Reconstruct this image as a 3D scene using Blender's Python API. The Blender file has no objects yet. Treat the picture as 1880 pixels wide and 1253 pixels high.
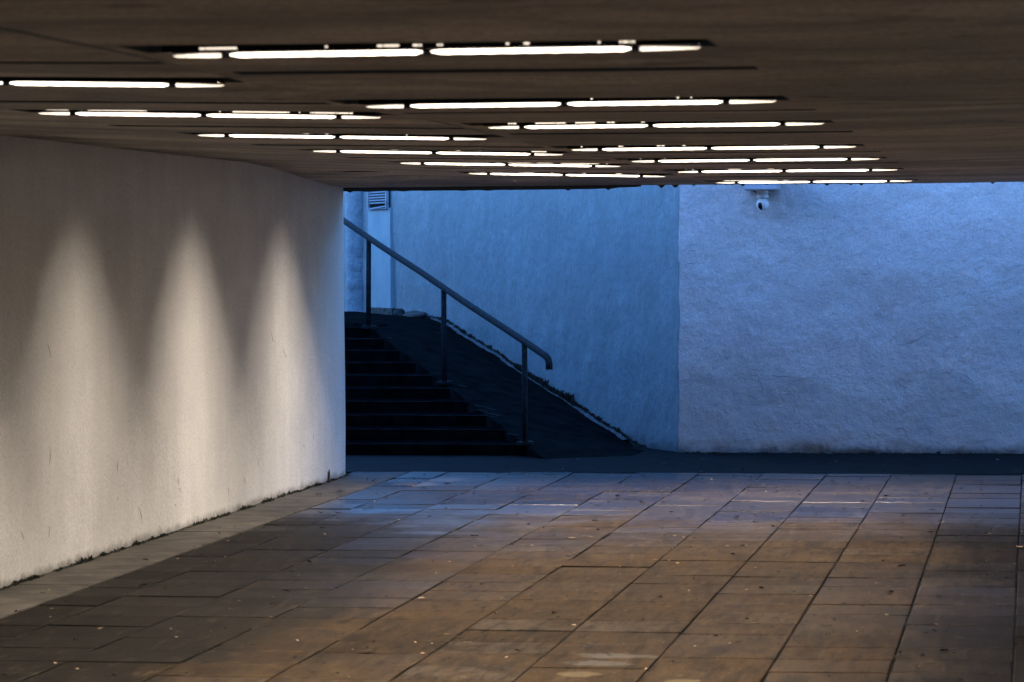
import bpy, bmesh, math, random
from mathutils import Matrix, Vector, noise
random.seed(7)
S = bpy.context.scene
C = S.collection
# ------------------------------------------------------------------ camera
FPX = 6000.0                                   # focal length in pixels of the 1880 px wide photograph
yaw, pitch, roll = math.radians(9.0498), math.radians(1.5339), math.radians(0.35)
F = Vector((-math.sin(yaw)*math.cos(pitch), math.cos(yaw)*math.cos(pitch), -math.sin(pitch)))
R = Vector((math.cos(yaw), math.sin(yaw), 0)); U = R.cross(F)
R2 = R*math.cos(roll) - U*math.sin(roll); U2 = R2.cross(F)
cam = bpy.data.cameras.new("camera"); co = bpy.data.objects.new("camera", cam); C.objects.link(co)
M = Matrix((R2, U2, -F)).transposed().to_4x4(); M.translation = (0, 0, 2.0)
co.matrix_world = M
cam.sensor_width = 36; cam.lens = FPX/1880*36; cam.clip_start = 0.1; cam.clip_end = 2000
cam.dof.use_dof = True; cam.dof.focus_distance = 27.0; cam.dof.aperture_fstop = 7.0
S.camera = co
# ------------------------------------------------------------------ dusk sky
W = bpy.data.worlds.new("World"); S.world = W; W.use_nodes = True
wn = W.node_tree.nodes; wl = W.node_tree.links
bg = wn["Background"]; sky = wn.new("ShaderNodeTexSky"); sky.sky_type = 'NISHITA'; sky.sun_disc = False
sky.sun_elevation = math.radians(15.5); sky.sun_rotation = math.radians(250)
sky.ozone_density = 6.0; sky.air_density = 1.0; sky.dust_density = 0.3
tint = wn.new("ShaderNodeMix"); tint.data_type = 'RGBA'; tint.blend_type = 'MULTIPLY'; tint.inputs[0].default_value = 1
tint.inputs[7].default_value = (0.80, 0.95, 1.10, 1)          # camera balanced for tungsten: the dusk reads deep blue
wl.new(sky.outputs[0], tint.inputs[6]); wl.new(tint.outputs[2], bg.inputs[0]); bg.inputs[1].default_value = 0.15
S.view_settings.view_transform = 'Standard'; S.view_settings.look = 'None'; S.view_settings.gamma = 1
S.view_settings.exposure = 2.8
S.cycles.max_bounces = 8; S.cycles.diffuse_bounces = 5; S.cycles.glossy_bounces = 3
S.cycles.sample_clamp_indirect = 3.0
LAMP_W = 26.5
# ------------------------------------------------------------------ helpers
class MB:
    def __init__(s): s.v = []; s.f = []; s.m = []
    def quad(s, a, b, c, d, mi=0):
        n = len(s.v); s.v += [a, b, c, d]; s.f.append((n, n+1, n+2, n+3)); s.m.append(mi)
    def poly(s, pts, mi=0):
        n = len(s.v); s.v += list(pts); s.f.append(tuple(range(n, n+len(pts)))); s.m.append(mi)
    def box(s, x0, x1, y0, y1, z0, z1, mi=0):
        n = len(s.v)
        s.v += [(x, y, z) for z in (z0, z1) for y in (y0, y1) for x in (x0, x1)]
        for q in ((0,2,3,1), (4,5,7,6), (0,1,5,4), (2,6,7,3), (0,4,6,2), (1,3,7,5)):
            s.f.append(tuple(n+i for i in q)); s.m.append(mi)
    def grid(s, fn, nu, nv, mi=0):
        n = len(s.v)
        for j in range(nv+1):
            for i in range(nu+1): s.v.append(tuple(fn(i/nu, j/nv)))
        for j in range(nv):
            for i in range(nu):
                a = n+j*(nu+1)+i; s.f.append((a, a+1, a+nu+2, a+nu+1)); s.m.append(mi)
    def tube(s, pts, r, seg=14, mi=0, cap=True):
        pts = [Vector(p) for p in pts]; n = len(s.v); rings = []
        for i, p in enumerate(pts):
            d = (pts[min(i+1, len(pts)-1)] - pts[max(i-1, 0)]).normalized()
            a = d.cross(Vector((0, 0, 1)))
            if a.length < .05: a = d.cross(Vector((1, 0, 0)))
            if i and a.dot(pa) < 0: a = -a
            a.normalize(); pa = a; b = d.cross(a); rr = r[i] if isinstance(r, (list, tuple)) else r
            rings.append([p + (a*math.cos(2*math.pi*k/seg) + b*math.sin(2*math.pi*k/seg))*rr for k in range(seg)])
        for g in rings: s.v += [tuple(q) for q in g]
        for i in range(len(pts)-1):
            for k in range(seg):
                a = n+i*seg+k; b = n+i*seg+(k+1) % seg
                s.f.append((a, b, b+seg, a+seg)); s.m.append(mi)
        if cap:
            s.f.append(tuple(n+k for k in range(seg))[::-1]); s.m.append(mi)
            s.f.append(tuple(n+(len(pts)-1)*seg+k for k in range(seg))); s.m.append(mi)
    def lathe(s, c, prof, seg=28, mi=0):
        n = len(s.v)
        for r, z in prof:
            for k in range(seg):
                a = 2*math.pi*k/seg; s.v.append((c[0]+r*math.cos(a), c[1]+r*math.sin(a), c[2]+z))
        for i in range(len(prof)-1):
            for k in range(seg):
                a = n+i*seg+k; b = n+i*seg+(k+1) % seg
                s.f.append((a, b, b+seg, a+seg)); s.m.append(mi)
    def build(s, name, mats, parent=None, smooth=False, bevel=0, merge=False, flat_angle=None):
        me = bpy.data.meshes.new(name); me.from_pydata([tuple(v) for v in s.v], [], s.f)
        for m in (mats if isinstance(mats, (list, tuple)) else [mats]): me.materials.append(m)
        me.polygons.foreach_set('material_index', s.m)
        bm = bmesh.new(); bm.from_mesh(me)
        if merge or bevel: bmesh.ops.remove_doubles(bm, verts=bm.verts, dist=1e-5)
        bmesh.ops.recalc_face_normals(bm, faces=bm.faces) if bevel else None
        if bevel: bmesh.ops.bevel(bm, geom=bm.edges[:], offset=bevel, segments=2, affect='EDGES', clamp_overlap=True)
        if smooth:
            for f in bm.faces: f.smooth = True
        bm.to_mesh(me); bm.free()
        o = bpy.data.objects.new(name, me); C.objects.link(o)
        if parent: o.parent = parent
        return o
def tag(o, label=None, cat=None, group=None, kind=None):
    if label: o['label'] = label
    if cat: o['category'] = cat
    if group: o['group'] = group
    if kind: o['kind'] = kind
    return o
def empty(name, loc=(0, 0, 0), rz=0):
    o = bpy.data.objects.new(name, None); C.objects.link(o); o.location = loc; o.rotation_euler = (0, 0, rz)
    o.empty_display_size = .1
    return o
# ------------------------------------------------------------------ material kit
def mat(name, col=(.5, .5, .5), rough=.8, spec=.5, metal=0, emit=None, es=0):
    m = bpy.data.materials.new(name); m.use_nodes = True; b = m.node_tree.nodes["Principled BSDF"]
    b.inputs['Base Color'].default_value = (*col, 1); b.inputs['Roughness'].default_value = rough
    b.inputs['Metallic'].default_value = metal; b.inputs['Specular IOR Level'].default_value = spec
    if emit: b.inputs['Emission Color'].default_value = (*emit, 1); b.inputs['Emission Strength'].default_value = es
    return m
class NT:
    def __init__(s, m):
        s.t = m.node_tree; s.n = s.t.nodes; s.l = s.t.links; s.b = s.n["Principled BSDF"]
        s.co = s.n.new("ShaderNodeTexCoord").outputs['Object']
    def _in(s, sock, v):
        if v is None: return
        if isinstance(v, bpy.types.NodeSocket): s.l.new(v, sock)
        else: sock.default_value = v
    def math(s, op, a, b=None, clamp=False, c=None):
        n = s.n.new("ShaderNodeMath"); n.operation = op; n.use_clamp = clamp
        s._in(n.inputs[0], a); s._in(n.inputs[1], b); s._in(n.inputs[2], c); return n.outputs[0]
    def vmul(s, v, sc):
        n = s.n.new("ShaderNodeVectorMath"); n.operation = 'MULTIPLY'; s._in(n.inputs[0], v); n.inputs[1].default_value = sc
        return n.outputs[0]
    def noise(s, scale, detail=4, rough=.55, v=None, stretch=None, dist=0):
        n = s.n.new("ShaderNodeTexNoise"); n.inputs['Scale'].default_value = scale
        n.inputs['Detail'].default_value = detail; n.inputs['Roughness'].default_value = rough
        n.inputs['Distortion'].default_value = dist
        v = v or s.co
        if stretch: v = s.vmul(v, stretch)
        s.l.new(v, n.inputs['Vector']); return n.outputs['Fac']
    def ramp(s, f, stops):
        n = s.n.new("ShaderNodeValToRGB"); e = n.color_ramp.elements
        while len(e) < len(stops): e.new(.5)
        for el, (p, c) in zip(e, stops):
            el.position = p; el.color = (c, c, c, 1) if not isinstance(c, tuple) else (*c, 1)
        s._in(n.inputs[0], f); return n.outputs[0]
    def mix(s, f, a, b, mode='MIX'):
        n = s.n.new("ShaderNodeMix"); n.data_type = 'RGBA'; n.blend_type = mode
        s._in(n.inputs[0], f)
        for k, v in ((6, a), (7, b)):
            if isinstance(v, tuple): v = (*v, 1)
            s._in(n.inputs[k], v)
        return n.outputs[2]
    def sep(s):
        n = s.n.new("ShaderNodeSeparateXYZ"); s.l.new(s.co, n.inputs[0]); return n.outputs
    def attr(s, name):
        n = s.n.new("ShaderNodeAttribute"); n.attribute_name = name; return n
    def bump(s, h, strength=.5, dist=.01, prev=None):
        n = s.n.new("ShaderNodeBump"); n.inputs['Strength'].default_value = strength
        n.inputs['Distance'].default_value = dist; s._in(n.inputs['Height'], h)
        if prev: s.l.new(prev, n.inputs['Normal'])
        return n.outputs[0]
    def col(s, v): s.l.new(v, s.b.inputs['Base Color'])
    def nrm(s, v): s.l.new(v, s.b.inputs['Normal'])
    def rgh(s, v): s.l.new(v, s.b.inputs['Roughness'])
def smooth_band(t, x, a, b):                   # 0 below a, 1 above b
    n = t.n.new("ShaderNodeMapRange"); n.interpolation_type = 'SMOOTHSTEP'
    t._in(n.inputs[0], x); n.inputs[1].default_value = a; n.inputs[2].default_value = b
    return n.outputs[0]
def plaster(name, base, dirt, base_h=.25, bumpy=1.0, streak=.0, patch=.0, grain=.3, mott=.2):
    m = mat(name, base, .85, .3); t = NT(m); x, y, z = t.sep()
    c = t.mix(t.ramp(t.noise(1.3, 5, .6), [(.3, 0.), (.7, 1.)]), tuple(k*.86 for k in base), tuple(min(1, k*1.06) for k in base))
    g = t.noise(48, 5, .85); c = t.mix(t.math('MULTIPLY', t.ramp(g, [(.36, 1.), (.56, 0.)]), grain*2), c, tuple(k*.45 for k in base))
    g2 = t.noise(18, 4, .7); c = t.mix(t.math('MULTIPLY', t.ramp(g2, [(.34, 1.), (.55, 0.)]), mott), c, tuple(k*.6 for k in base))
    c = t.mix(t.math('MULTIPLY', t.ramp(t.noise(5.5, 6, .72, dist=.5), [(.50, 0.), (.66, 1.)]), mott), c, tuple(k*.66 for k in base))
    if streak:
        v = t.noise(1.0, 4, .6, stretch=(3.2, 3.2, .35)); c = t.mix(t.math('MULTIPLY', t.ramp(v, [(.42, 1.), (.62, 0.)]), streak), c, tuple(k*.66 for k in base))
    if patch:
        p = t.noise(.8, 5, .55, dist=.6); zz = t.math('ADD', z, t.math('MULTIPLY', p, 1.6))
        pm = t.math('SUBTRACT', 1.0, smooth_band(t, zz, 1.36, 1.44))
        c = t.mix(t.math('MULTIPLY', pm, patch), c, tuple(k*.62 for k in base))
    # dirt climbing from the foot with a ragged edge
    n1 = t.noise(4.2, 8, .75, dist=.8); e = t.math('ADD', z, t.math('MULTIPLY', t.math('SUBTRACT', n1, .5), base_h*2.4))
    d = t.math('SUBTRACT', 1.0, smooth_band(t, e, 0.0, base_h)); c = t.mix(t.math('MULTIPLY', d, .7), c, dirt)
    t.col(c)
    h1 = t.noise(2.3, 5, .6); h2 = t.noise(14, 5, .62, dist=.3); h3 = t.noise(70, 4, .7)
    w = t.n.new("ShaderNodeTexVoronoi"); w.feature = 'DISTANCE_TO_EDGE'; w.inputs['Scale'].default_value = 2.1
    vv = t.n.new("ShaderNodeVectorMath"); vv.operation = 'ADD'; t.l.new(t.co, vv.inputs[0])
    nc = t.n.new("ShaderNodeTexNoise"); nc.inputs['Scale'].default_value = 3; nc.inputs['Detail'].default_value = 5; t.l.new(t.co, nc.inputs[0])
    t.l.new(nc.outputs['Color'], vv.inputs[1]); t.l.new(vv.outputs[0], w.inputs['Vector'])
    crack = t.math('MULTIPLY', t.ramp(w.outputs['Distance'], [(0.0, 1.), (.02, 0.)]), t.ramp(t.noise(1.1, 2), [(.5, 0.), (.62, 1.)]))
    h = t.math('ADD', t.math('MULTIPLY', h2, .5), t.math('MULTIPLY', h3, .22)); h = t.math('SUBTRACT', h, t.math('MULTIPLY', crack, .16))
    b1 = t.bump(h1, .5*bumpy, .08); t.nrm(t.bump(h, .75*bumpy, .022, b1))
    return m
M_pl_warm = plaster('painted tunnel plaster', (.74, .72, .69), (.12, .11, .09), .07, .45, streak=.22, mott=.08, grain=.3)
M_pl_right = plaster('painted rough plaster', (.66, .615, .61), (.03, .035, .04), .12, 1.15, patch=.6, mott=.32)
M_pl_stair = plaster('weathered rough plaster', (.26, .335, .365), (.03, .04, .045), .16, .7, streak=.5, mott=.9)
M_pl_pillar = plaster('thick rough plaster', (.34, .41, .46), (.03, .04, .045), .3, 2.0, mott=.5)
def ceiling_mat():
    m = mat('board marked concrete', (.3, .27, .24), .8, .3); t = NT(m)
    a = t.noise(1, 5, .6, stretch=(.45, 1.3, 1), dist=.4); b = t.noise(1, 4, .6, stretch=(1.0, 9, 1)); g = t.noise(40, 5, .85)
    c = t.mix(t.ramp(a, [(.40, 0.), (.60, 1.)]), (.30, .285, .27), (.60, .53, .47))
    c = t.mix(t.math('MULTIPLY', t.ramp(b, [(.28, 1.), (.36, 0.)]), .45), c, (.022, .032, .038))
    c = t.mix(t.math('MULTIPLY', t.ramp(t.noise(3.0, 3, .5), [(.27, 1.), (.33, 0.)]), .7), c, (.05, .05, .05))
    c = t.mix(t.math('MULTIPLY', t.ramp(g, [(.4, 1.), (.58, 0.)]), .6), c, (.09, .08, .07))
    c = t.mix(t.math('MULTIPLY', t.ramp(t.noise(1, 6, .7, stretch=(.9, 1.1, 1), dist=1.2), [(.48, 0.), (.66, 1.)]), .6), c, (.12, .115, .11))
    t.col(c); t.nrm(t.bump(t.math('ADD', b, t.math('MULTIPLY', g, .3)), .3, .006)); return m
M_ceil = ceiling_mat()
M_dark_conc = mat('dark recess concrete', (.045, .055, .065), .9, .2)  # much darker than the soffit; recess faces, drip edge and drips
def noisy(name, c1, c2, scale, rough, bumpd=.01, spec=.4, detail=5, bs=.6, metal=0, stretch=None):
    m = mat(name, c1, rough, spec, metal); t = NT(m)
    n = t.noise(scale, detail, .65, stretch=stretch); t.col(t.mix(t.ramp(n, [(.35, 0.), (.65, 1.)]), c1, c2))
    t.nrm(t.bump(t.math('ADD', n, t.math('MULTIPLY', t.noise(scale*7, 4, .7), .35)), bs, bumpd)); return m
M_asph = noisy('damp asphalt', (.0015, .003, .0042), (.008, .011, .013), 5, .8, .01, spec=.05)
M_nose = noisy('worn lit step edge', (.001, .0015, .002), (.016, .021, .023), 5, .9, .004, spec=.05)  # wear, with the light the nosings catch put into the colour
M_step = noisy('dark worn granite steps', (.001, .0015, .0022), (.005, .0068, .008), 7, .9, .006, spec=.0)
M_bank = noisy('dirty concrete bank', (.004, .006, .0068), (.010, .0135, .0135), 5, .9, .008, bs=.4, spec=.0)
M_fillet = noisy('pale mortar', (.03, .04, .045), (.12, .14, .15), 16, .9, .01)
M_chip = noisy('worn concrete', (.02, .028, .03), (.06, .07, .07), 16, .9, .01)
M_rail = noisy('chipped dark rail paint', (.003, .006, .009), (.016, .025, .032), 22, .8, .002, bs=.3, spec=.2)
M_moss = noisy('black green moss', (.008, .012, .008), (.03, .035, .02), 40, .95, .01)
M_clamp = mat('black clamp', (.0002, .0002, .0003), 1.0, 0.0)
M_steel = mat('dark light fitting steel', (.006, .006, .007), .8, .1)
M_inner = mat('added grey channel lining', (.72, .71, .69), .7, .2)
M_gal = noisy('weathered grey slats', (.16, .22, .27), (.34, .40, .45), 12, .6, .003)
M_white = mat('white plastic housing', (.72, .72, .74), .4, .5)
M_black = mat('black smoked dome glass', (.004, .004, .006), .12, .6)
M_box = noisy('dull painted metal box', (.34, .37, .42), (.44, .47, .52), 10, .5, .002)
M_vent_shade = mat('vent darkness', (.004, .004, .005), .9, .1)
M_crack = mat('dark crack dirt', (.09, .075, .055), .95, .1)
M_rust = noisy('rusted iron', (.012, .01, .009), (.04, .025, .018), 60, .8, .004)
M_rub = noisy('dirty rubble', (.012, .016, .017), (.05, .06, .06), 14, .9, .02)
M_deck = noisy('grey concrete', (.2, .2, .2), (.3, .3, .29), 3, .85, .01)
WARM = (1.0, .87, .73)
M_tube = mat('lit fluorescent tube', (.3, .3, .3), .4, .3, emit=WARM, es=1.0)
M_diff = mat('lit diffuser', (.03, .03, .03), .6, .1, emit=(1, .84, .66), es=.8)
M_diff2 = mat('dimmer end of lit diffuser', (.03, .03, .03), .6, .1, emit=(1, .82, .64), es=.17)
M_glint = mat('glowing tube reflection', (.03, .03, .03), .6, .1, emit=(1, .85, .68), es=.22)  # painted glow for the tube's reflection in the housing
for m_ in (M_tube, M_diff, M_diff2, M_glint): m_.cycles.emission_sampling = 'NONE'
# ------------------------------------------------------------------ ground, paving
g = MB(); g.box(-300, 300, -200, 400, -1.0, -.06); tag(g.build('ground', M_deck), kind='structure')
p = MB(); p.quad((-14, 29.30, -.012), (8, 29.30, -.012), (8, 46, -.012), (-14, 46, -.012))
pth = MB(); pth.grid(lambda u, v: (-14+22*u, 29.46+4.6*v, .001+.006*noise.noise((u*30, v*8, 3))), 110, 24)
tag(pth.build('path', M_asph, smooth=True), kind='structure')
def tile_mat():
    m = mat('worn paving slabs', (.2, .15, .11), .4, .5); t = NT(m)
    at = t.attr('tile'); sp = t.n.new("ShaderNodeSeparateColor"); t.l.new(at.outputs['Color'], sp.inputs[0])
    r, gg, bb = sp.outputs
    n = t.noise(1.1, 5, .6); wr = t.noise(1, 6, .75, stretch=(17, 2.6, 1)); wr2 = t.noise(1, 5, .75, stretch=(5, 1.1, 1), dist=.5); f = t.noise(22, 6, .8); f2 = t.noise(75, 4, .8)
    c = t.mix(t.math('ADD', t.math('MULTIPLY', r, .5), t.math('MULTIPLY', n, .5)), (.018, .0112, .0055), (.066, .041, .0195))
    c = t.mix(t.math('MULTIPLY', t.math('MULTIPLY', t.ramp(gg, [(.80, 0.), (.93, 1.)]), t.ramp(t.noise(3.1, 6, .7, dist=1.0), [(.40, 0.), (.52, 1.)])), .75), c, (.060, .047, .036))
    c = t.mix(t.math('MULTIPLY', t.ramp(f, [(.32, 1.), (.46, 0.)]), .75), c, (.006, .006, .006))
    c = t.mix(t.math('MULTIPLY', t.ramp(f2, [(.38, 1.), (.5, 0.)]), .7), c, (.022, .018, .014))
    c = t.mix(t.ramp(t.noise(13, 2, .5), [(.735, 0.), (.75, .8)]), c, (.16, .12, .07))
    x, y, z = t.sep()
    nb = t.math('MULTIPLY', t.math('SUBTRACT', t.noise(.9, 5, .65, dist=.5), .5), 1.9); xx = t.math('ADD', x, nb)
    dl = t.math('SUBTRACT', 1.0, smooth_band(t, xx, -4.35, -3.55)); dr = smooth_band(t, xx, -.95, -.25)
    blackish = t.math('MAXIMUM', dl, dr); blackish = t.math('MULTIPLY', blackish, t.math('SUBTRACT', 1.0, smooth_band(t, t.math('ADD', y, nb), 24.0, 27.5)))  # darker along the left and right margins, ending before the exit
    blackish = t.math('MULTIPLY', blackish, t.ramp(bb, [(.12, .35), (.4, .93)]))
    c = t.mix(blackish, c, (.0095, .0090, .0080))
    c = t.mix(t.math('MULTIPLY', t.ramp(wr, [(.40, 1.), (.49, 0.)]), .70), c, (.0045, .0045, .0045))
    c = t.mix(t.math('MULTIPLY', t.ramp(wr2, [(.38, 1.), (.50, 0.)]), .55), c, (.008, .007, .006))
    c = t.mix(t.math('MULTIPLY', t.ramp(wr, [(.56, 0.), (.66, 1.)]), .45), c, (.085, .062, .04))
    blot = t.ramp(t.noise(2.6, 5, .7, dist=.4), [(.50, 0.), (.68, .55)]); c = t.mix(blot, c, (.014, .011, .009))
    def spot(c, X, Y, rx, ry, col, k):
        dx = t.math('MULTIPLY', t.math('SUBTRACT', x, X), 1/rx); dy = t.math('MULTIPLY', t.math('SUBTRACT', y, Y), 1/ry)
        d = t.math('ADD', t.math('MULTIPLY', dx, dx), t.math('MULTIPLY', dy, dy))
        d = t.math('ADD', d, t.math('MULTIPLY', t.math('SUBTRACT', t.noise(6, 6, .7, dist=1.), .5), 4.5))
        return t.mix(t.math('MULTIPLY', t.math('SUBTRACT', 1.0, smooth_band(t, d, .5, 1.2)), k), c, col)
    c = spot(c, -2.13, 15.35, .11, .10, (.16, .125, .075), .35)
    c = spot(c, -1.63, 15.15, .10, .08, (.18, .14, .08), .4)
    c = spot(c, -2.06, 16.05, .22, .12, (.075,.07,.062), .7); c = spot(c, -2.1, 15.72, .16, .1, (.08,.078,.072), .5)
    c = spot(c, -5.30, 27.9, .22, .25, (.19,.15,.14), .6); c = spot(c, -5.12, 28.5, .14, .35, (.19,.15,.14), .6)
    t.col(c)
    sh = smooth_band(t, t.math('ADD', y, t.math('ADD', t.math('MULTIPLY', t.math('SUBTRACT', t.noise(.7, 5, .65, dist=.5), .5), 9.0), t.math('MULTIPLY', bb, -2.6))), 20.8, 25.5)
    shx = t.math('SUBTRACT', 1.0, t.math('MULTIPLY', smooth_band(t, x, -2.6, -.6), .55)); sh = t.math('MULTIPLY', sh, shx)
    spt = t.math('MAXIMUM', t.math('MULTIPLY', sh, .42), t.math('MULTIPLY', t.ramp(bb, [(.16, .5), (.30, .035)]), 1.0)); t.l.new(spt, t.b.inputs['Specular IOR Level']); t.b.inputs['Specular Tint'].default_value = (1, .86, .84, 1)
    rr = t.math('ADD', t.math('MULTIPLY', bb, .48), t.math('MULTIPLY', n, .16)); rr = t.math('ADD', rr, .17)
    rr = t.math('ADD', rr, t.math('MULTIPLY', f, .16)); rr = t.math('MULTIPLY_ADD', sh, -.28, c=rr)
    t.rgh(t.math('MAXIMUM', rr, .2))
    t.nrm(t.bump(t.math('ADD', f, t.math('MULTIPLY', f2, .25)), .30, .0035)); return m
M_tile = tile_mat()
M_joint = mat('dirt in joints', (.006, .006, .006), .95, .1)
def paving():
    mb = MB(); cols = []
    xs = [1.15] + [1.06-.577*k for k in range(12) if 1.06-.577*k > -5.5]
    xs = [x for x in [1.12, 1.06] + [(-.094+.577*2)-.577*k for k in range(0, 12)]]
    xs = sorted(set([1.12] + [-.094+.577 - .577*k for k in range(0, 11)] + [-5.64]), reverse=True)
    xs = [x for x in xs if x >= -5.65]
    rows = [15.54+.505*k for k in range(-48, 28)] + [29.45]
    def tile(x0, x1, y0, y1, rnd):
        gp = random.uniform(.0035, .0075); gy = random.uniform(.003, .007) if random.random() < .6 else .0015
        x0 += gp; x1 -= gp; y0 += gy; y1 -= gy; b = .005
        zc = random.uniform(-.0035, .0035); tx = random.gauss(0, .0032); ty = random.gauss(0, .0032)
        cx, cy = (x0+x1)/2, (y0+y1)/2; w = lambda x, y: zc + (x-cx)*tx + (y-cy)*ty
        k = random.uniform(-.006, .006); j = [random.uniform(-.002, .002) for _ in range(8)]
        o = [(x0+j[0], y0+j[1]), (x1+j[2], y0+j[3]), (x1+j[4], y1+j[5]), (x0+j[6], y1+j[7])]
        i_ = [(o[0][0]+b, o[0][1]+b), (o[1][0]-b, o[1][1]+b), (o[2][0]-b, o[2][1]-b), (o[3][0]+b, o[3][1]-b)]
        n = len(mb.v)
        mb.v += [(a, c, w(a, c)-.02) for a, c in o] + [(a, c, w(a, c)-.003) for a, c in o] + [(a, c, w(a, c)) for a, c in i_]
        fs = [(n+8, n+9, n+10, n+11)]
        for a in range(4):
            c = (a+1) % 4; fs += [(n+a, n+c, n+4+c, n+4+a), (n+4+a, n+4+c, n+8+c, n+8+a)]
        for qi, q in enumerate(fs): mb.f.append(q); mb.m.append(1 if qi % 2 else 0); cols.append(rnd)
    for ci in range(len(xs)-1):
        x1, x0 = xs[ci], xs[ci+1]; off = random.uniform(-.03, .03)
        for ri in range(len(rows)-1):
            y0 = rows[ri] + off*(ri > 0); y1 = rows[ri+1] + off*(ri < len(rows)-2)
            c = .5 + .7*noise.noise((x0*.45, y0*.3, 1.7)); r = min(1, max(0, .7*c + .3*random.random()))
            gl = random.random(); wet = .5 + .7*noise.noise((x0*.5+4, y0*.35, 9.1)); wet += .25*min(1, max(0, (22.5-y0)/3)) - .10*(y0 > 24); rough = min(1, max(0, .8*wet + .2*random.random()))
            tile(x0, x1, y0, y1, (r, gl, rough, 1))
    mb.quad((-5.66, -9, -.009), (1.2, -9, -.009), (1.2, 29.46, -.009), (-5.66, 29.46, -.009), 1); cols.append((0, 0, 1, 1))
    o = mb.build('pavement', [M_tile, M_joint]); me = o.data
    at = me.color_attributes.new('tile', 'FLOAT_COLOR', 'CORNER')
    for pl in me.polygons:
        for li in pl.loop_indices: at.data[li].color = cols[pl.index]
    return tag(o, kind='structure')
paving()
# border slabs along the wall
M_bord = noisy('pale border slabs', (.022, .019, .015), (.095, .08, .064), 3.2, .8, .006)
bs = MB(); yy = -9.0
while yy < 29.5:
    y1 = min(29.45, yy+random.uniform(.9, 1.1)); z = random.uniform(-.002, .003)
    bs.box(-6.17, -5.653, yy+.003, y1-.003, -.05, z); yy = y1
    if yy >= 29.449: break
tag(bs.build('kerb_strip', M_bord), kind='structure')
# ------------------------------------------------------------------ deck with the lamp recesses
YEND = 29.04
Lrow = [11.8+2.95*k for k in range(6)]
Rrow = [9.8, 12.75, 15.7, 18.6, 21.45, 24.3, 27.35]
Lhid = [5.9, 2.95, 0, -2.95]; Rhid = [6.85, 3.9, .95, -2.0]
def zl(X, Y):
    pts = [(-6.3, .738), (-6.15, .735), (-4.7, .674), (-3.1, .642), (-2.7, .636)]
    for (a, za), (b, zb) in zip(pts, pts[1:]):
        if X <= b: break
    z = za + (zb-za)*(X-a)/(b-a); k = min(1, max(0, (YEND-Y)/3.8)); k = k*k*(3-2*k)
    n = min(1, max(0, (11.2-Y)/2.2)); n = n*n*(3-2*n)
    return 2 + .604 + (z-.604)*(k if X < -5.5 else k**.5) - .022*n
def zr(X, Y):
    P = [(-9, .6), (6, .61), (9.8, .622), (12.75, .594), (15.7, .620), (18.6, .60), (21.45, .610), (24.3, .608), (27.35, .590), (29.04, .60), (31, .6)]
    for (a, za), (b, zb) in zip(P, P[1:]):
        if Y <= b: break
    k = (Y-a)/(b-a); k = k*k*(3-2*k)
    return 2 + za+(zb-za)*k + .004*math.sin(X*1.7) + (.004*(X+.9)**2 if X > -.9 else 0)
deck = empty('underpass_deck', (0, 0, 0))
tag(deck, 'low dark concrete ceiling of the underpass with rows of lit slots', 'ceiling')
def soffit(zf, xa, xb, slots, ya, yb, name):
    """slots: (y0, y1, x0, x1, depth)"""
    mb = MB(); slots = sorted(slots); y = ya
    def plain(y0, y1, x0, x1):
        ny = max(1, int((y1-y0)/.5)); nx = max(1, int((x1-x0)/.35))
        mb.grid(lambda u, v: (x0+(x1-x0)*u, y0+(y1-y0)*v, zf(x0+(x1-x0)*u, y0+(y1-y0)*v)), nx, ny)
    for s0, s1, x0, x1, dp in slots:
        if s0 > y: plain(y, s0, xa, xb)
        if x0 > xa: plain(s0, s1, xa, x0)
        if x1 < xb: plain(s0, s1, x1, xb)
        nx = 8
        for i in range(nx):
            a = x0+(x1-x0)*i/nx; b = x0+(x1-x0)*(i+1)/nx
            za0, zb0, za1, zb1 = zf(a, s0), zf(b, s0), zf(a, s1), zf(b, s1); t = dp
            mb.quad((a, s0, za0), (b, s0, zb0), (b, s0, zb0+t), (a, s0, za0+t), 1)
            mb.quad((a, s1, za1), (b, s1, zb1), (b, s1, zb1+t), (a, s1, za1+t), 1)
            mb.quad((a, s0, za0+t), (b, s0, zb0+t), (b, s1, zb1+t), (a, s1, za1+t), 1)
        for e in (x0, x1):
            mb.quad((e, s0, zf(e, s0)), (e, s1, zf(e, s1)), (e, s1, zf(e, s1)+dp), (e, s0, zf(e, s0)+dp), 1)
        y = s1
    plain(y, yb, xa, xb)
    return mb.build(name, [M_ceil, M_dark_conc], deck, merge=True)
sl = [(y-.34, y+.012, -4.62, -2.77, .22) for y in Lrow+Lhid] + [(y-.28, y-.10, -4.7, -2.77, .04) for y in (10.6, 13.75, 16.6, 19.7, 22.5, 25.4)]
sr = [(y-.34, y+.012, -2.70, -.93, .22) for y in Rrow+Rhid] + [(y-.24, y-.08, -2.67, -.90, .04) for y in (11.0, 14.0, 16.9, 19.95, 22.7, 26.2)]
soffit(zl, -6.30, -2.75, sl, -9, YEND, 'soffit')
soffit(zr, -2.75, 1.3, sr, -9, YEND, 'soffit')
d = MB(); d.box(-12, 9, -9, YEND-.002, 2.95, 3.6); d.box(-12, 9, YEND-.35, YEND-.001, 2.76, 2.949); 
d.box(-12, -6.32, YEND-.35, YEND-.003, -.05, 2.759); d.box(1.32, 9, YEND-.35, YEND-.003, -.05, 2.759)
d.quad((-6.32, YEND, 2.604), (1.32, YEND, 2.6), (1.32, YEND, 2.78), (-6.32, YEND, 2.78))
d.quad((-2.75, -9, 2.625), (-2.75, YEND, 2.61), (-2.75, YEND, 2.8), (-2.75, -9, 2.8))
d.box(-12, 9, YEND-.30, YEND-.002, 3.601, 3.75)
d.build('deck_slab', M_deck, deck)
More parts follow.
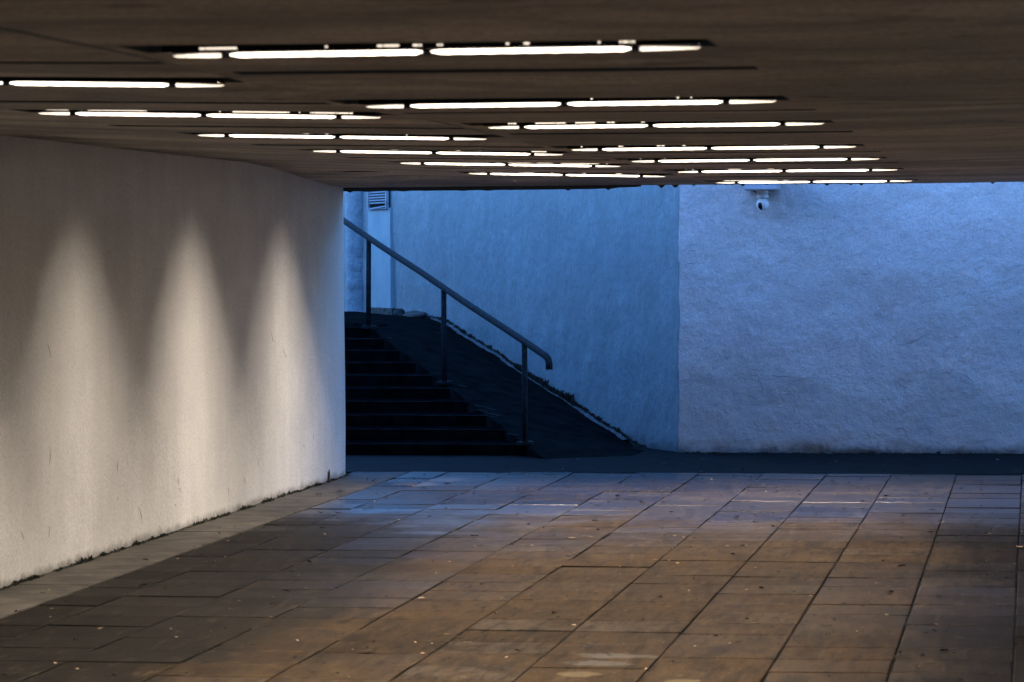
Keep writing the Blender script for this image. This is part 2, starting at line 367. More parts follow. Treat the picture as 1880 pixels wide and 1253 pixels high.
# ragged drip lip along the left part of the deck edge
lp = MB(); n = 120; xs = [-6.17 + i*(2.72/n) for i in range(n+1)]
def lipz(x): return 2.572 - .012*max(0, noise.noise((x*9, 2, 5))) - (.012 if noise.noise((x*14, 8, 1)) > .45 else 0) + (.02*max(0, (x+3.9)/.45) if x > -3.9 else 0)
for a, b in zip(xs, xs[1:]):
    za, zb = lipz(a), lipz(b); zt = 2.62
    for yv in (YEND-.05, YEND+.02): lp.quad((a, yv, za), (b, yv, zb), (b, yv, zt), (a, yv, zt))
    lp.quad((a, YEND-.05, za), (b, YEND-.05, zb), (b, YEND+.02, zb), (a, YEND+.02, za))
lp.build('drip_edge', M_dark_conc, deck)
for i in range(22):
    x = random.uniform(-3.4, .1); r = random.uniform(.010, .022) if random.random() < .4 else random.uniform(.005, .010); cr = MB()
    prof = [(r*1.6, .0), (r*1.1, -r*.5), (r*.5, -r), (.0005, -r*1.3)]
    cr.lathe((x, YEND-.01, 2.602), prof, 8); cr.build('lime_drip', M_dark_conc, deck)
# ------------------------------------------------------------------ lamps
def make_lamp():
    root = empty('strip_light')
    h = MB()                                        # channel open downwards; origin = middle of the far lower edge
    Lx = .82
    h.box(-Lx, Lx, -.105, -.100, -.003, .14); h.box(-Lx, Lx, -.014, -.009, .001, .14); h.box(-Lx, Lx, -.099, -.015, .135, .140)
    h.box(-Lx, -Lx+.004, -.099, -.015, .001, .134); h.box(Lx-.004, Lx, -.099, -.015, .001, .134)
    h.box(-Lx, Lx, -.26, -.106, .05, .138)
    h.build('housing', M_steel, root)
    for x in (-.645, -.33, -.017, .30, .6215):
        k = MB(); k.box(x-.002, x+.002, -.096, -.018, .002, .060); k.build('added_baffle', M_steel, root)  # unseen plates added to cut low rays and shape the wall cones
    k = MB(); k.box(-Lx+.006, Lx-.006, -.098, -.096, .003, .132); k.box(-Lx+.006, Lx-.006, -.018, -.016, .003, .132)
    k.build('added_lining', M_inner, root)  # unseen lining added to soften and fill between the wall cones
    t = MB(); t.tube([(-.76, -.057, .104), (.76, -.057, .104)], .012, 10); t.build('tube', M_tube, root)
    L = bpy.data.lights.new('strip_lamp', 'AREA'); L.shape = 'RECTANGLE'; L.size = 1.52; L.size_y = .068; L.color = WARM
    L.energy = LAMP_W; L.spread = math.radians(165); lo = bpy.data.objects.new('lamp', L); C.objects.link(lo)
    lo.location = (0, -.057, .078); lo.parent = root
    cp = [-.645, -.017, .6215]; seg = [(-.81, -.655, M_diff2, 1), (-.632, -.030, M_diff, 0), (-.004, .609, M_diff, 0), (.629, .815, M_diff2, -1)]
    for x0, x1, m, tp in seg:
        s = MB(); n = 24; pts = []
        for i in range(n+1):
            u = i/n; x = x0+(x1-x0)*u
            k = 1.0
            if tp == 1: k = .40+.60*min(1, u*1.6)
            if tp == -1: k = .30+.70*min(1, (1-u)*1.3)
            e = min(u*(x1-x0), (1-u)*(x1-x0)); r = .016
            cut = (1-math.sqrt(max(0, 1-((r-e)/r)**2)))*.0065 if e < r else 0
            pts.append((x, -.001-.007*(1-k)-cut*.6, -.0145+.006*(1-k)*.8+cut+.0007*math.sin(i*2.4)))
        for a, b in zip(pts, pts[1:]):
            for yv in (-.006, .004): s.quad((a[0], yv, a[2]), (b[0], yv, b[2]), (b[0], yv, b[1]), (a[0], yv, a[1]))
            s.quad((a[0], -.006, a[2]), (b[0], -.006, b[2]), (b[0], .004, b[2]), (a[0], .004, a[2]))
        s.build('diffuser', m, root)
    for x in cp:
        s = MB(); s.box(x-.013, x+.013, -.009, .007, -.0165, .0); s.build('clamp', M_clamp, root)
    s = MB(); s.box(-.82, .82, -.0035, .0105, 0.0005, .0035); s.build('top_rail', M_clamp, root)
    return root
proto = make_lamp(); protokids = list(proto.children)
def glint_strip(root, seed, full):  # broken row of added glowing bits, standing in for tube reflections
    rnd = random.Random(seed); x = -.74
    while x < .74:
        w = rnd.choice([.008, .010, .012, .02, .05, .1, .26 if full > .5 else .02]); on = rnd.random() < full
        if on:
            s = MB(); s.box(x, min(.76, x+w)-.004, -.1125, -.1075, .0040, .0095); s.build('tube_glint', M_glint, root)
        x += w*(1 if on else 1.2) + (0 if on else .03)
def copy_lamp():
    r = proto.copy(); C.objects.link(r)
    for ch in protokids:
        c = ch.copy(); C.objects.link(c); c.parent = r
    return r
ordn = ['nearest', 'second nearest', 'third nearest', 'fourth nearest', 'fifth nearest', 'sixth nearest', 'farthest']
used = False
fulls = {('R', 0): .42, ('L', 1): .75, ('R', 6): .75, ('L', 5): .3, ('L', 4): .7, ('R', 5): .4, ('L', 0): .10}
for side, rows in (('R', Rrow), ('L', Lrow)):
    for i, y in enumerate(rows):
        o = proto if not used else copy_lamp(); used = True
        xc = -1.80 if side == 'R' else -3.77
        zf = zr if side == 'R' else zl
        o.location = (xc, y, zf(xc, y))
        for ch in o.children:
            if ch.type == 'LIGHT' and side == 'L':
                ch.data = ch.data.copy(); ch.data.energy = LAMP_W*[1, .95, 1, .80, 1.12, .98][i]
        if side == 'L': o.rotation_euler = (0, math.atan(.025), 0)
        which = ordn[i] if i < len(rows)-1 else 'farthest'
        tag(o, f"lit white strip light in the ceiling, {which} of the {'right' if side == 'R' else 'left'} column of lights", 'ceiling light', 'lit strip lights in the underpass ceiling')
        glint_strip(o, 31+i*7+(side == 'L')*100, fulls.get((side, i), .25))
for side, rows in (('R', Rhid), ('L', Lhid)):
    for y in rows:
        o = copy_lamp(); xc = -1.80 if side == 'R' else -3.77
        o.location = (xc, y, (zr if side == 'R' else zl)(xc, y))
        tag(o, 'lit strip light in the near ceiling above the photographer', 'ceiling light', 'lit strip lights above the photographer')
# ------------------------------------------------------------------ underpass side walls
XW = -6.15
wl_ = empty('underpass_wall', (XW, 10, 0)); tag(wl_, 'white plastered side wall left of the paving, lit in tall pale cones', 'wall')
mb = MB(); ox, oy = XW, 10
def wl_pt(u, v):
    Y = -9 + (YEND+9)*u; z = -.03 + 2.80*v
    dx = .010*noise.noise((Y*.5, z*.7, 0)) + .003*noise.noise((Y*3, z*3, 4))
    e = max(0, Y-(YEND-.06))/.06
    dx -= .03*e*e
    if z < .12: dx += .012*noise.noise((Y*6, z*8, 7))*(1-z/.12)
    ex = (0.0 + .016*noise.noise((z*2.2, 5, 1)) + .010*noise.noise((z*9, 5, 1)) + .01*math.sin(z*3)) if u > .999 else 0
    return (dx, Y-oy+ex, z)
mb.grid(wl_pt, 500, 40)
mb.build('wall_face', M_pl_warm, wl_, smooth=True)
# jamb: rough plaster return at the exit
mb = MB()
def jamb(u, v):
    z = -.03+2.80*v; ex = (.016*noise.noise((z*2.2, 5, 1)) + .010*noise.noise((z*9, 5, 1)) + .01*math.sin(z*3))
    return (-.03+.010*noise.noise((YEND*.5, z*.7, 0)) -.35*u, YEND-oy+ex-.02*u*0, z)
mb.grid(jamb, 6, 40); mb.build('jamb', M_pl_warm, wl_, smooth=True)
def onwall(x, y, X=XW):
    """world Y and z on the side wall for a mark measured in the photograph"""
    r = F + R2*((x-940)/FPX) - U2*((y-626.5)/FPX); k = X/r.x
    return r.y*k, 2+r.z*k
cracks = [[(88, 820), (89, 838), (87, 858)], [(212, 847), (213, 866)], [(326, 895), (330, 905)], [(83, 628), (87, 642), (91, 658)],
          [(493, 606), (497, 617), (498, 626), (505, 630), (516, 629)], [(517, 640), (521, 652), (523, 660)], [(573, 797), (573, 808)],
          [(250, 928), (256, 944), (258, 962)], [(88, 965), (86, 990)], [(213, 912), (214, 918)], [(36, 975), (40, 992)],
          [(324, 875), (325, 892)], [(445, 876), (448, 890)], [(471, 842), (472, 856)], [(416, 896), (418, 908)], [(318, 926), (320, 930)], [(290, 965), (291, 969)], [(555, 815), (556, 822)]]
mb = MB()
for ln in cracks:
    P = [onwall(*q) for q in ln]
    Q = []
    for (a, b), (c, e) in zip(P, P[1:]):
        for k in range(4): Q.append((a+(c-a)*k/4+random.uniform(-.004, .004), b+(e-b)*k/4))
    Q.append(P[-1]); m_ = len(Q)-1
    for i in range(m_):
        w0 = .0012+.005*math.sin(math.pi*(i)/m_); w1 = .0012+.005*math.sin(math.pi*(i+1)/m_)
        k = .012
        mb.quad((k, Q[i][0]-w0-oy, Q[i][1]), (k, Q[i][0]+w0-oy, Q[i][1]), (k, Q[i+1][0]+w1-oy, Q[i+1][1]), (k, Q[i+1][0]-w1-oy, Q[i+1][1]))
mb.build('cracks', M_crack, wl_)
# right side wall, outside the frame
wr = MB(); wr.box(1.14, 1.32, -9, YEND, -.03, 2.59)
tag(wr.build('underpass_wall', M_pl_warm), 'white plastered side wall on the right side of the underpass', 'wall')
# ------------------------------------------------------------------ walls outside
CX, CY = -3.48, 32.47; UD = Vector((-.479, .878, 0)).normalized(); ND = Vector((UD.y, -UD.x, 0))   # ND points to the right of the climb
mb = MB()
def rw(u, v):
    X = CX + 13*u; z = -.05+4.35*v
    d_ = .030*noise.noise((X*.8, z*.8, 2)) + .010*noise.noise((X*3.1, z*3.1, 8)) + .004*noise.noise((X*11, z*11, 8))
    if z < .13: d_ -= .045*max(0, noise.noise((X*2.6, z*7, 3))+.25)*(1-z/.13)
    return (X + (0 if u > 0 else .022*noise.noise((z*2.6, 1, 1)) + .012*noise.noise((z*11, 1, 1)) - .006*(1.2-z)), CY - d_ - .02, z)
mb.grid(rw, 520, 170)
mb.box(CX+.02, CX+13, CY+.06, CY+.4, -.05, 4.30)
mb.box(CX-.02, CX+13, CY-.1, CY+.42, 4.302, 4.40, 1)
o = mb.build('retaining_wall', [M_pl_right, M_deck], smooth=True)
tag(o, 'pale lilac rough plastered wall facing the underpass exit under the camera', 'wall')
mb = MB()
def wpt(t, off, z):                               # point along the stair wall, off = metres in front of it
    q = Vector((CX, CY, 0)) + UD*t - ND*off; return (q.x, q.y, z)
def sw(u, v):
    t = 17*u; z = -.05+4.35*v
    d_ = .03*noise.noise((t*.7, z*.7, 12)) + .012*noise.noise((t*2.6, z*2.6, 18)) + .004*noise.noise((t*9, z*9, 8))
    if u == 0: return (CX + .022*noise.noise((z*2.6, 1, 1)) + .012*noise.noise((z*11, 1, 1)) - .006*(1.2-z), CY+.01, z)
    return wpt(t, d_, z)
mb.grid(sw, 420, 130)
for a, b in (((0, -.06), (17, -.06)),):
    pass
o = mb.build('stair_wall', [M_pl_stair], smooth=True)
tag(o, 'blue weathered plaster wall climbing beside the stair handrail', 'wall')
def onY(x, y, Y):
    r = F + R2*((x-940)/FPX) - U2*((y-626.5)/FPX); k = Y/r.y
    return r.x*k, 2+r.z*k
M_wc = mat('plaster crack shade', (.26, .27, .29), .9, .1)
lines = [[(1372, 688), (1390, 690), (1402, 716), (1396, 722)], [(1412, 690), (1440, 691), (1462, 694)], [(1372, 727), (1384, 731)], [(1458, 735), (1464, 748)], [(1480, 730), (1476, 745), (1468, 752)],
         [(1640, 795), (1645, 788), (1655, 786), (1663, 792), (1664, 803), (1658, 810)], [(1725, 688), (1738, 684), (1748, 686)], [(1765, 688), (1775, 692), (1790, 704)], [(1260, 484), (1275, 484)], [(1262, 462), (1278, 460)],
         [(1650, 636), (1680, 625), (1710, 610)], [(1850, 724), (1860, 726)], [(1580, 501), (1590, 505), (1600, 500)], [(1515, 832), (1535, 836)], [(1300, 826), (1312, 829), (1325, 828)], [(1640, 698), (1660, 712), (1668, 740)]]
for ln in lines:
    P = [onY(x_, y_, CY-.05) for x_, y_ in ln]; Q = []
    for (a, b), (c_, e) in zip(P, P[1:]):
        for k in range(4): Q.append((a+(c_-a)*k/4+random.uniform(-.006, .006), b+(e-b)*k/4+random.uniform(-.006, .006)))
    Q.append(P[-1]); m_ = len(Q)-1; mb = MB()
    for i in range(m_):
        w0 = .0008+.0032*math.sin(math.pi*i/m_); w1 = .0008+.0032*math.sin(math.pi*(i+1)/m_)
        def yy_(q_):
            X_, z_ = q_; return CY - (.030*noise.noise((X_*.8, z_*.8, 2)) + .010*noise.noise((X_*3.1, z_*3.1, 8)) + .004*noise.noise((X_*11, z_*11, 8))) - .024
        A, B = Q[i], Q[i+1]
        mb.quad((A[0]-w0*.5, yy_(A), A[1]-w0), (A[0]+w0*.5, yy_(A), A[1]+w0), (B[0]+w1*.5, yy_(B), B[1]+w1), (B[0]-w1*.5, yy_(B), B[1]-w1))
    mb.build('crack', M_wc, bpy.data.objects['retaining_wall'])
# far and left walls of the stair pit (hidden in the photograph, close the pit)
mb = MB()
q = [Vector((-8.3, YEND, 0)), Vector((-8.3, 31.2, 0)), Vector((-8.3, 31.2, 0)) + UD*13]
for a, b in zip(q, q[1:]): mb.quad((a.x, a.y, -.05), (b.x, b.y, -.05), (b.x, b.y, 4.3), (a.x, a.y, 4.3))
tag(mb.build('stair_wall', M_pl_stair), 'grey plaster wall on the hidden left side of the stairs', 'wall')
# ------------------------------------------------------------------ stairs, bank
BX, BY = -4.69, 31.40; RISE = .1175; GO = .58; NST = 10
def bpt(t, off=0): q = Vector((BX, BY, 0)) + UD*t + ND*off; return q
st = empty('staircase', (BX, BY, 0)); tag(st, 'dark worn granite stairs climbing away behind the white side wall', 'stairs')
for i in range(NST):
    a = bpt(GO*(i+1)); b = bpt(GO*(i+2)); mb = MB()
    dp = b.y-a.y + (.0 if i < NST-1 else 6.5)
    z1 = RISE*(i+1); z0 = RISE*i-.02
    n = 46; xl = a.x-7.5; W_ = .15
    def yn(x): return a.y - .010*noise.noise((x*1.5, i*3.3, 0)) - .005*noise.noise((x*9, i, 2))
    def zn(x): return z1 + .006*noise.noise((x*1.3, i*5, 7)) + .003*noise.noise((x*8, i, 5))
    pr = lambda x: [(x-BX, yn(x)-BY, z0), (x-BX, yn(x)-BY-.004, z1-.03), (x-BX, yn(x)-BY-.006, zn(x)-.007), (x-BX, yn(x)-BY+.004, zn(x)), (x-BX, a.y-BY+dp, z1)]
    xr = a.x+.03
    P = [pr(xl+(xr-xl)*k/n) for k in range(n+1)]
    for k in range(n):
        for j in range(4): mb.quad(P[k][j], P[k+1][j], P[k+1][j+1], P[k][j+1], 1 if j == 2 else 0)
    mb.poly([P[-1][j] for j in range(5)] + [(P[-1][4][0], P[-1][4][1], z0)])
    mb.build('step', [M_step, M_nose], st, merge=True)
bk = MB(); WID = 1.50
def ztop(t):                                       # along the boundary with the steps
    z = .2026*t + .005; zm = 1.225
    return min(z, zm) if z < zm-.1 else zm - .1*math.exp(-(z-(zm-.1))/.1)
def zwall(t):
    z = .19*(t-1.55); zm = 1.225; z = max(-.03, z)
    return z if z < zm-.12 else zm - .12*math.exp(-(z-(zm-.12))/.12)
def bank(u, v):
    t = -.15 + 12*u; q = bpt(t, (WID+.07)*v)
    za, zb = ztop(max(t, 0)), zwall(t); k = v
    z = za*(1-k)+zb*k + .05*math.sin(math.pi*k)*min(1, max(0, t)/2)
    if t < 0: z = -.02
    z += .018*noise.noise((q.x*1.7, q.y*1.7, 0)) + .006*noise.noise((q.x*7, q.y*7, 0))
    z = max(z, -.02)
    return (q.x, q.y, z)
bk.grid(bank, 260, 36)
side = [bpt(-.15+12*i/60) for i in range(61)]
for i in range(60):
    a, b = side[i], side[i+1]; ta, tb = -.15+12*i/60, -.15+12*(i+1)/60
    za, zb = bank(i/60, 0)[2], bank((i+1)/60, 0)[2]
    bk.quad((a.x, a.y, -.04), (b.x, b.y, -.04), (b.x, b.y, zb), (a.x, a.y, za))
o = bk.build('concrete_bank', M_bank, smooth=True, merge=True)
tag(o, 'dark dirty concrete slope between the stairs and the blue wall', 'slope')
fl = MB()                                          # pale mortar fillet where slope meets wall
N = 300
prev = None
for i in range(N+1):
    t = 1.7+7.2*i/N; w = .07+.045*noise.noise((t*2, 0, 3)) + .02*noise.noise((t*9, 0, 3)); 
    w = max(.0, w*min(1, (8.4-t)/1.0)) if t > 7.4 else max(.012, w)
    v0 = 1-w/(WID+.07); q0 = bpt(t, WID+.07-w); q1 = bpt(t, WID+.07)
    ut = (t+.15)/12; z0 = bank(ut, v0)[2]+.003; z1 = bank(ut, 1)[2]+.045
    cur = ((q0.x, q0.y, z0), (q1.x, q1.y, z1))
    if prev and w > .002: fl.quad(prev[0], cur[0], cur[1], prev[1])
    prev = cur
tag(fl.build('mortar_strip', M_fillet, smooth=True), 'pale line of mortar along the foot of the blue wall', 'mortar')
# scuffed pale chips on the edge of the bank
for i in range(11):
    ch = MB(); t = random.uniform(.3, 6.3); v = abs(random.gauss(0, .07)); q = bpt(t, (WID+.07)*v); u = (t+.15)/12
    L_ = random.uniform(.02, .10); w = random.uniform(.002, .006); a = random.uniform(-.5, .5)
    dv = Vector((math.cos(a), math.sin(a)*.6, 0)); pts = []
    for k in (-1, -.3, .5, 1): 
        r_ = q + dv*L_*k; tt = (r_-Vector((BX, BY, 0))).dot(UD); vv = (r_-Vector((BX, BY, 0))).dot(ND)/(WID+.07)
        pts.append((r_, bank((tt+.15)/12, max(0, vv))[2]+.004))
    for (r0, z0), (r1, z1), w0, w1 in zip(pts, pts[1:], (.2, 1, .8), (1, .8, .2)):
        ch.quad((r0.x, r0.y-w*w0, z0), (r1.x, r1.y-w*w1, z1), (r1.x, r1.y+w*w1, z1+w*.4), (r0.x, r0.y+w*w0, z0+w*.4))
    ch.build('worn_chip', M_chip, o)
# ------------------------------------------------------------------ handrail
hr = empty('handrail', (BX, BY, 0)); tag(hr, 'dark painted steel tube handrail running down beside the stairs', 'handrail')
def rz(t): return 1.015 + .204*t
def hp(t, z, off=.0): q = bpt(t, off); return (q.x-BX, q.y-BY, z)
pts = [hp(8.0, rz(6.9)), hp(7.2, rz(6.9))] + [hp(t, rz(t)+.004*math.sin(t*2.1)) for t in (6.9, 6, 5.3, 4.6, 3.9, 3.2, 2.5, 1.8, 1.1, .5, .15, .02)]
pts += [hp(-.07, rz(-.05)-.005), hp(-.125, rz(-.05)-.03), hp(-.15, rz(-.05)-.07), hp(-.155, rz(-.05)-.13)]
mb = MB(); mb.tube(pts, .034, 18); mb.build('rail', M_rail, hr, smooth=True)
for i, t in enumerate((7.6, 5.76, 3.07, .55)):
    q = bpt(t, .0); mb = MB(); zb = ztop(t)-.03; lean = [0, .012, 0, 0][i]
    zt = rz(min(t, 6.9))-.02
    mb.tube([(q.x-BX-lean, q.y-BY, zb), (q.x-BX-lean*.5, q.y-BY, (zb+zt)/2), (q.x-BX, q.y-BY, zt)], .029, 16); o = mb.build('post', M_rail, hr, smooth=True)
    mb = MB(); mb.box(q.x-BX-.08, q.x-BX+.08, q.y-BY-.08, q.y-BY+.08, zb+.02, zb+.055); mb.build('base_plate', M_rail, o, bevel=.004)
mb = MB(); mb.tube([hp(.30, rz(.30)), hp(.325, rz(.325))], .0335, 18); mb.build('collar', M_rail, hr)
# ------------------------------------------------------------------ things at the top of the stairs
LZ = 1.24
pc = MB(); q = Vector(wpt(10.98, .02, 0)); prof = []
pts = [(q.x+.010*noise.noise((z*.8, 3, 3)), q.y, z) for z in [LZ-.05+i*.06 for i in range(52)]]
rr = [.155+.012*noise.noise((i*.5, 1, 9))+(.03 if i < 2 else 0) for i in range(52)]
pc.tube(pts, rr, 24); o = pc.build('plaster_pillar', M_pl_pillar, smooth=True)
tag(o, 'rough rounded plaster pillar on the landing behind the top of the handrail', 'pillar')
rb = MB(); rb.grid(lambda u, v: wpt(9.47+.96*u, .040+.003*noise.noise((u*5, v*9, 3)), LZ+.07+1.28*v), 20, 30)
for (ta, tb) in ((9.47, 9.47), (10.43, 10.43)):
    a = wpt(ta, -.02, LZ+.07); b = wpt(ta, .04, LZ+.07); rb.quad(a, b, (b[0], b[1], LZ+1.35), (a[0], a[1], LZ+1.35))
M_panel = noisy('smooth painted render', (.20, .30, .34), (.26, .36, .40), 3, .8, .004)
tag(rb.build('render_panel', M_panel, smooth=False), 'smooth darker rendered panel on the wall below the louvre vent', 'panel')
pb = MB()
def pl(u, v):
    return wpt(9.33+1.12*u, .07+.02*noise.noise((u*6, v*3, 3)), LZ-.05+.125*v+.008*noise.noise((u*9, v, 3)))
pb.grid(pl, 20, 3)
for u in range(20):
    a = pl(u/20, 1); b = pl((u+1)/20, 1); c_ = wpt(9.33+1.12*(u+1)/20, -.02, b[2]); e_ = wpt(9.33+1.12*u/20, -.02, a[2]); pb.quad(a, b, c_, e_)
a = pl(0, 0); b = pl(0, 1); pb.quad(a, b, wpt(9.33, -.02, b[2]), wpt(9.33, -.02, a[2]))
tag(pb.build('plinth', M_rub), 'low dark plinth under the smooth panel on the landing', 'plinth')
vt = empty('louvre_vent', (0, 0, 0)); tag(vt, 'broken metal louvre vent high on the wall above the stair landing', 'vent')
vz0, vz1, vt0, vt1 = 2.575, 3.05, 9.56, 10.31
v = MB(); v.quad(wpt(vt0, .046, vz0), wpt(vt1, .046, vz0), wpt(vt1, .046, vz1), wpt(vt0, .046, vz1)); v.build('vent_shade', M_vent_shade, vt)  # flat dark sheet stands in for the shade behind the slats
v = MB()
def bar(mb, t0, t1, o0, o1, z0, z1):
    A = [wpt(t, o_, z) for z in (z0, z1) for o_ in (o0, o1) for t in (t0, t1)]; n = len(mb.v); mb.v += A
    for q_ in ((0,2,3,1), (4,5,7,6), (0,1,5,4), (2,6,7,3), (0,4,6,2), (1,3,7,5)): mb.f.append(tuple(n+i for i in q_)); mb.m.append(0)
bar(v, vt0-.02, vt0, .035, .075, vz0, vz1); bar(v, vt1, vt1+.02, .035, .075, vz0, vz1); v.build('frame', M_gal, vt)
k = 0; z = vz0+.004
while z < vz1-.02:
    s = MB(); sl0, sl1 = (0, 0)
    if k == 1: sl0, sl1 = .0, -.028
    h_ = .006 if k == 0 else .013
    if k != 1 or True:
        A = [wpt(vt0, .074, z+sl0), wpt(vt1, .074, z+sl1), wpt(vt1, .050, z+h_+sl1+.006), wpt(vt0, .050, z+h_+sl0+.006)]
        s.poly(A)
        A2 = [(p_[0], p_[1], p_[2]-.003) for p_ in A]; s.poly(A2[::-1])
        s.build('slat', M_gal, vt)
    z += .0345 + (.012 if k == 1 else (-.008 if k == 0 else 0)); k += 1
def rock(cx, cy, cz, rx, ry, rzz, seed, name='rubble_stone'):
    bm = bmesh.new(); bmesh.ops.create_icosphere(bm, subdivisions=3, radius=1)
    for ve in bm.verts:
        p_ = ve.co; k_ = 1+.28*noise.noise(p_*1.3+Vector((seed, 0, 0)))+.1*noise.noise(p_*4+Vector((seed, 3, 0)))
        ve.co = Vector((p_.x*rx*k_, p_.y*ry*k_, p_.z*rzz*k_))
    me = bpy.data.meshes.new(name); bm.to_mesh(me); bm.free(); me.materials.append(M_rub)
    for f_ in me.polygons: f_.use_smooth = True
    o_ = bpy.data.objects.new(name, me); C.objects.link(o_); o_.location = (cx, cy, cz); o_.rotation_euler = (0, 0, math.atan2(UD.y, UD.x)); return o_
w1 = wpt(8.25, .10, LZ-.01); tag(rock(*w1, -.0+.42, .10, .07, 3), 'larger low heap of rubble against the wall right of the plinth', 'rubble')
w1 = wpt(8.95, .09, LZ); tag(rock(*w1, .10, .08, .08, 9), 'smaller dark stone between the plinth and the rubble heap', 'stone')
# ------------------------------------------------------------------ security camera
sc = empty('security_camera', (-2.63, CY-.04, 2.64)); tag(sc, 'small white dome security camera hanging from a box on the lilac wall', 'security camera')
mb = MB(); mb.box(-.17, .17, -.36, .0, -.03, .26); o = mb.build('mount_box', M_box, sc, bevel=.008)
mb = MB(); mb.box(-.185, .185, -.375, .02, .235, .262); mb.build('mount_lid', M_box, sc, bevel=.004)
mb = MB(); mb.lathe((0, -.13, 0), [(.0, 0), (.058, 0), (.058, -.055), (.050, -.075), (.060, -.085), (.060, -.103), (.045, -.106), (.0, -.106)], 32); mb.build('neck', M_white, sc, smooth=False)
ball = MB(); ball.lathe((0, -.13, -.168), [(.001+.062*math.sin(math.pi*k/20), .062*math.cos(math.pi*k/20)) for k in range(21)], 36); ball.build('dome', M_white, sc, smooth=True)
ln = MB(); cc = Vector((0, -.13, -.168))
def lens(u, v):                                    # dark window wrapped on the ball, facing lower left
    a = (u-.5)*1.15; h_ = -1.05 + 1.38*v
    wdt = 1.0 if v < .6 else math.sqrt(max(0, 1-((v-.6)/.4)**2))
    a *= wdt*.98; az = math.radians(-20)+a*.62 ; el = h_
    dirv = Vector((math.sin(az)*math.cos(el), -math.cos(az)*math.cos(el), math.sin(el))); return cc + dirv*.0645
ln.grid(lens, 16, 20); ln.build('lens_window', M_black, sc, smooth=True)
mb = MB(); mb.tube([(-.10, -.05, .0), (-.09, -.06, -.04), (-.05, -.09, -.055), (-.045, -.12, -.05)], .006, 8); mb.build('cable', M_steel, sc, smooth=True)
# ------------------------------------------------------------------ moss along the wall feet
def tufts(mb, path, n, hmin, hmax, spread=.02):
    for _ in range(n):
        u = random.random(); p_, nr = path(u)
        dens = .5+.8*noise.noise((u*60, n*.01, 2))
        h_ = .8*(hmin+(hmax-hmin)*random.random()**2.2)*max(.2, dens)
        c_ = p_ + nr*random.uniform(0, spread)
        for _k in range(5):
            a = random.uniform(0, math.pi); w = random.uniform(.15, .6)*h_; dv = Vector((math.cos(a), math.sin(a), 0))
            tilt = Vector((random.gauss(0, .3), random.gauss(0, .3), 0))*h_
            b_ = c_ + Vector((random.gauss(0, .01), random.gauss(0, .012), -.005))
            mb.poly([tuple(b_-dv*w*.5), tuple(b_+dv*w*.5), tuple(b_+dv*w*.35+tilt+Vector((0, 0, h_*.7))), tuple(b_+tilt*1.3+Vector((0, 0, h_))), tuple(b_-dv*w*.4+tilt+Vector((0, 0, h_*.6)))])
mm = MB()
tufts(mm, lambda u: (Vector((XW+.004, 12+17*u, 0)), Vector((1, 0, 0))), 3400, .008, .042, .035)
clump = [19.3, 20.6, 21.1, 21.9, 22.5, 23.6, 24.4, 25.1, 25.9, 26.7, 27.4]
for cy_ in clump:
    tufts(mm, lambda u: (Vector((XW+.004, cy_+random.gauss(0, .12), 0)), Vector((1, 0, 0))), 60, .015, .055, .03)
tag(mm.build('moss', M_moss), 'dark moss and dirt growing along the foot of the white side wall', 'moss', kind='stuff')
mm = MB(); tufts(mm, lambda u: (Vector((CX+4*u, CY-.03, 0)), Vector((0, -1, 0))), 1600, .008, .05, .09)
tag(mm.build('moss', M_moss), 'black dirt and moss along the foot of the lilac wall', 'moss', kind='stuff')
mm = MB()
def mp(u):
    t = 1.2+7.0*u; q_ = bpt(t, WID+.05); return Vector((q_.x, q_.y, bank((t+.15)/12, .97)[2]+.035)), -ND*.3
tufts(mm, mp, 1500, .01, .075, .03)
def mp2(u):
    t = 3.2+1.9*u; q_ = bpt(t, WID+.03); return Vector((q_.x, q_.y, bank((t+.15)/12, .97)[2]+.03)), -ND*.3
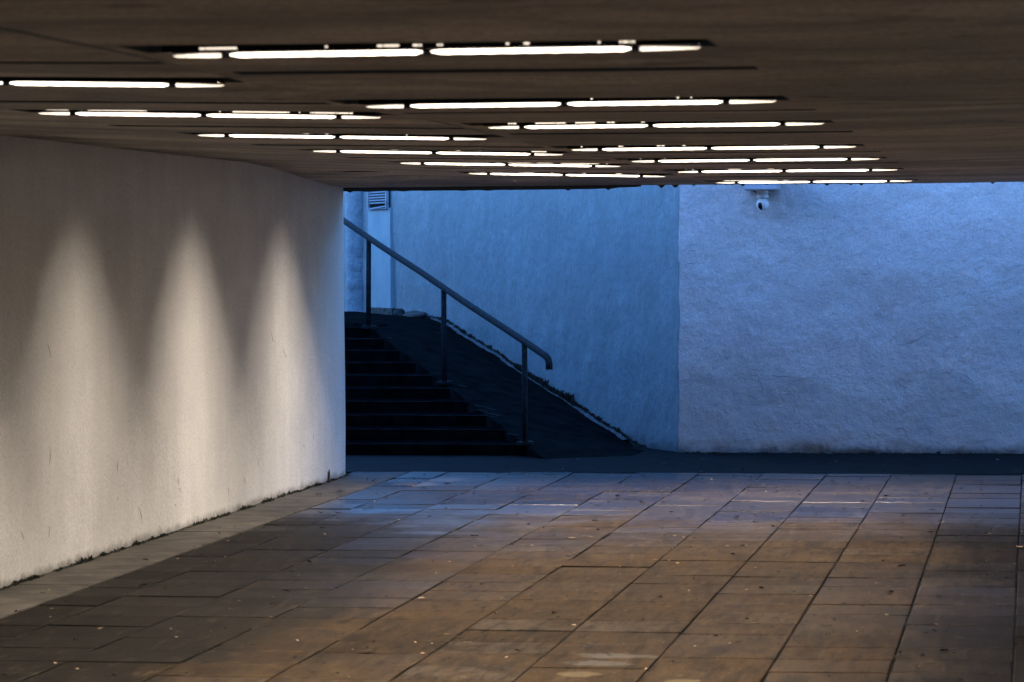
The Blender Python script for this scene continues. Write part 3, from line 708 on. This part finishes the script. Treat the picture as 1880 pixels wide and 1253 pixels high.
tufts(mm, mp2, 420, .04, .13, .05)
def mp3(u): q_ = bpt(1.3+.5*u, WID-.1+.1*u); return Vector((q_.x, q_.y, 0)), -ND
tufts(mm, mp3, 300, .02, .07, .12)
tag(mm.build('moss', M_moss), 'dark weeds growing in the crack above the slope beside the stairs', 'weeds', kind='stuff')
# litter: tiny crumbs and leaf scraps
M_lit1 = mat('dark leaf scraps', (.010, .009, .008), .8, .3); M_lit2 = mat('pale leaf scraps', (.30, .22, .13), .8, .3)
lt = MB()
for i in range(760):
    Y = random.uniform(14.5, 29.2); X = random.uniform(-5.9, -.0); r = random.uniform(.004, .016)*(2.2 if random.random() < .08 else 1); m_ = 0 if random.random() < .78 else 1
    if m_: r *= .6
    if m_ == 0 and i < 260: r = random.uniform(.007, .022)
    if i > 690: Y = random.uniform(29.5, 32.3)
    k_ = random.randint(5, 7); a0 = random.random()*6; zt = random.uniform(.006, .012)
    ring = [(X+r*(1+random.uniform(-.4, .4))*math.cos(a0+6.283*j/k_)*1.3, Y+r*random.uniform(.6, 1.2)*math.sin(a0+6.283*j/k_), zt+random.uniform(-.004, .011 if m_ == 0 and i < 260 else .005)) for j in range(k_)]
    for j in range(k_): lt.poly([ring[j], ring[(j+1) % k_], (X, Y, zt+.003)], m_)
tag(lt.build('litter', [M_lit1, M_lit2]), 'tiny leaf scraps and crumbs scattered over the paving slabs', 'litter', kind='stuff')
# broken iron bracket at the wall foot
Yb, _z = onwall(593, 880); br = MB()
br.tube([(0, -.006, -.01), (.0, -.008, .05), (.0, -.016, .075), (.0, -.014, .10)], [.009, .008, .006, .005], 8)
br.tube([(.004, .006, -.01), (.004, .008, .05), (.006, .012, .085), (.004, .006, .112), (.004, -.004, .108)], [.009, .007, .006, .005, .004], 8)
br.tube([(0, 0, -.01), (0, 0, .045)], [.014, .010], 8)
o = br.build('iron_stub', M_rust, smooth=True); o.location = (XW+.05, Yb, 0)
tag(o, 'broken black iron stub standing at the foot of the white wall near its far end', 'iron stub')
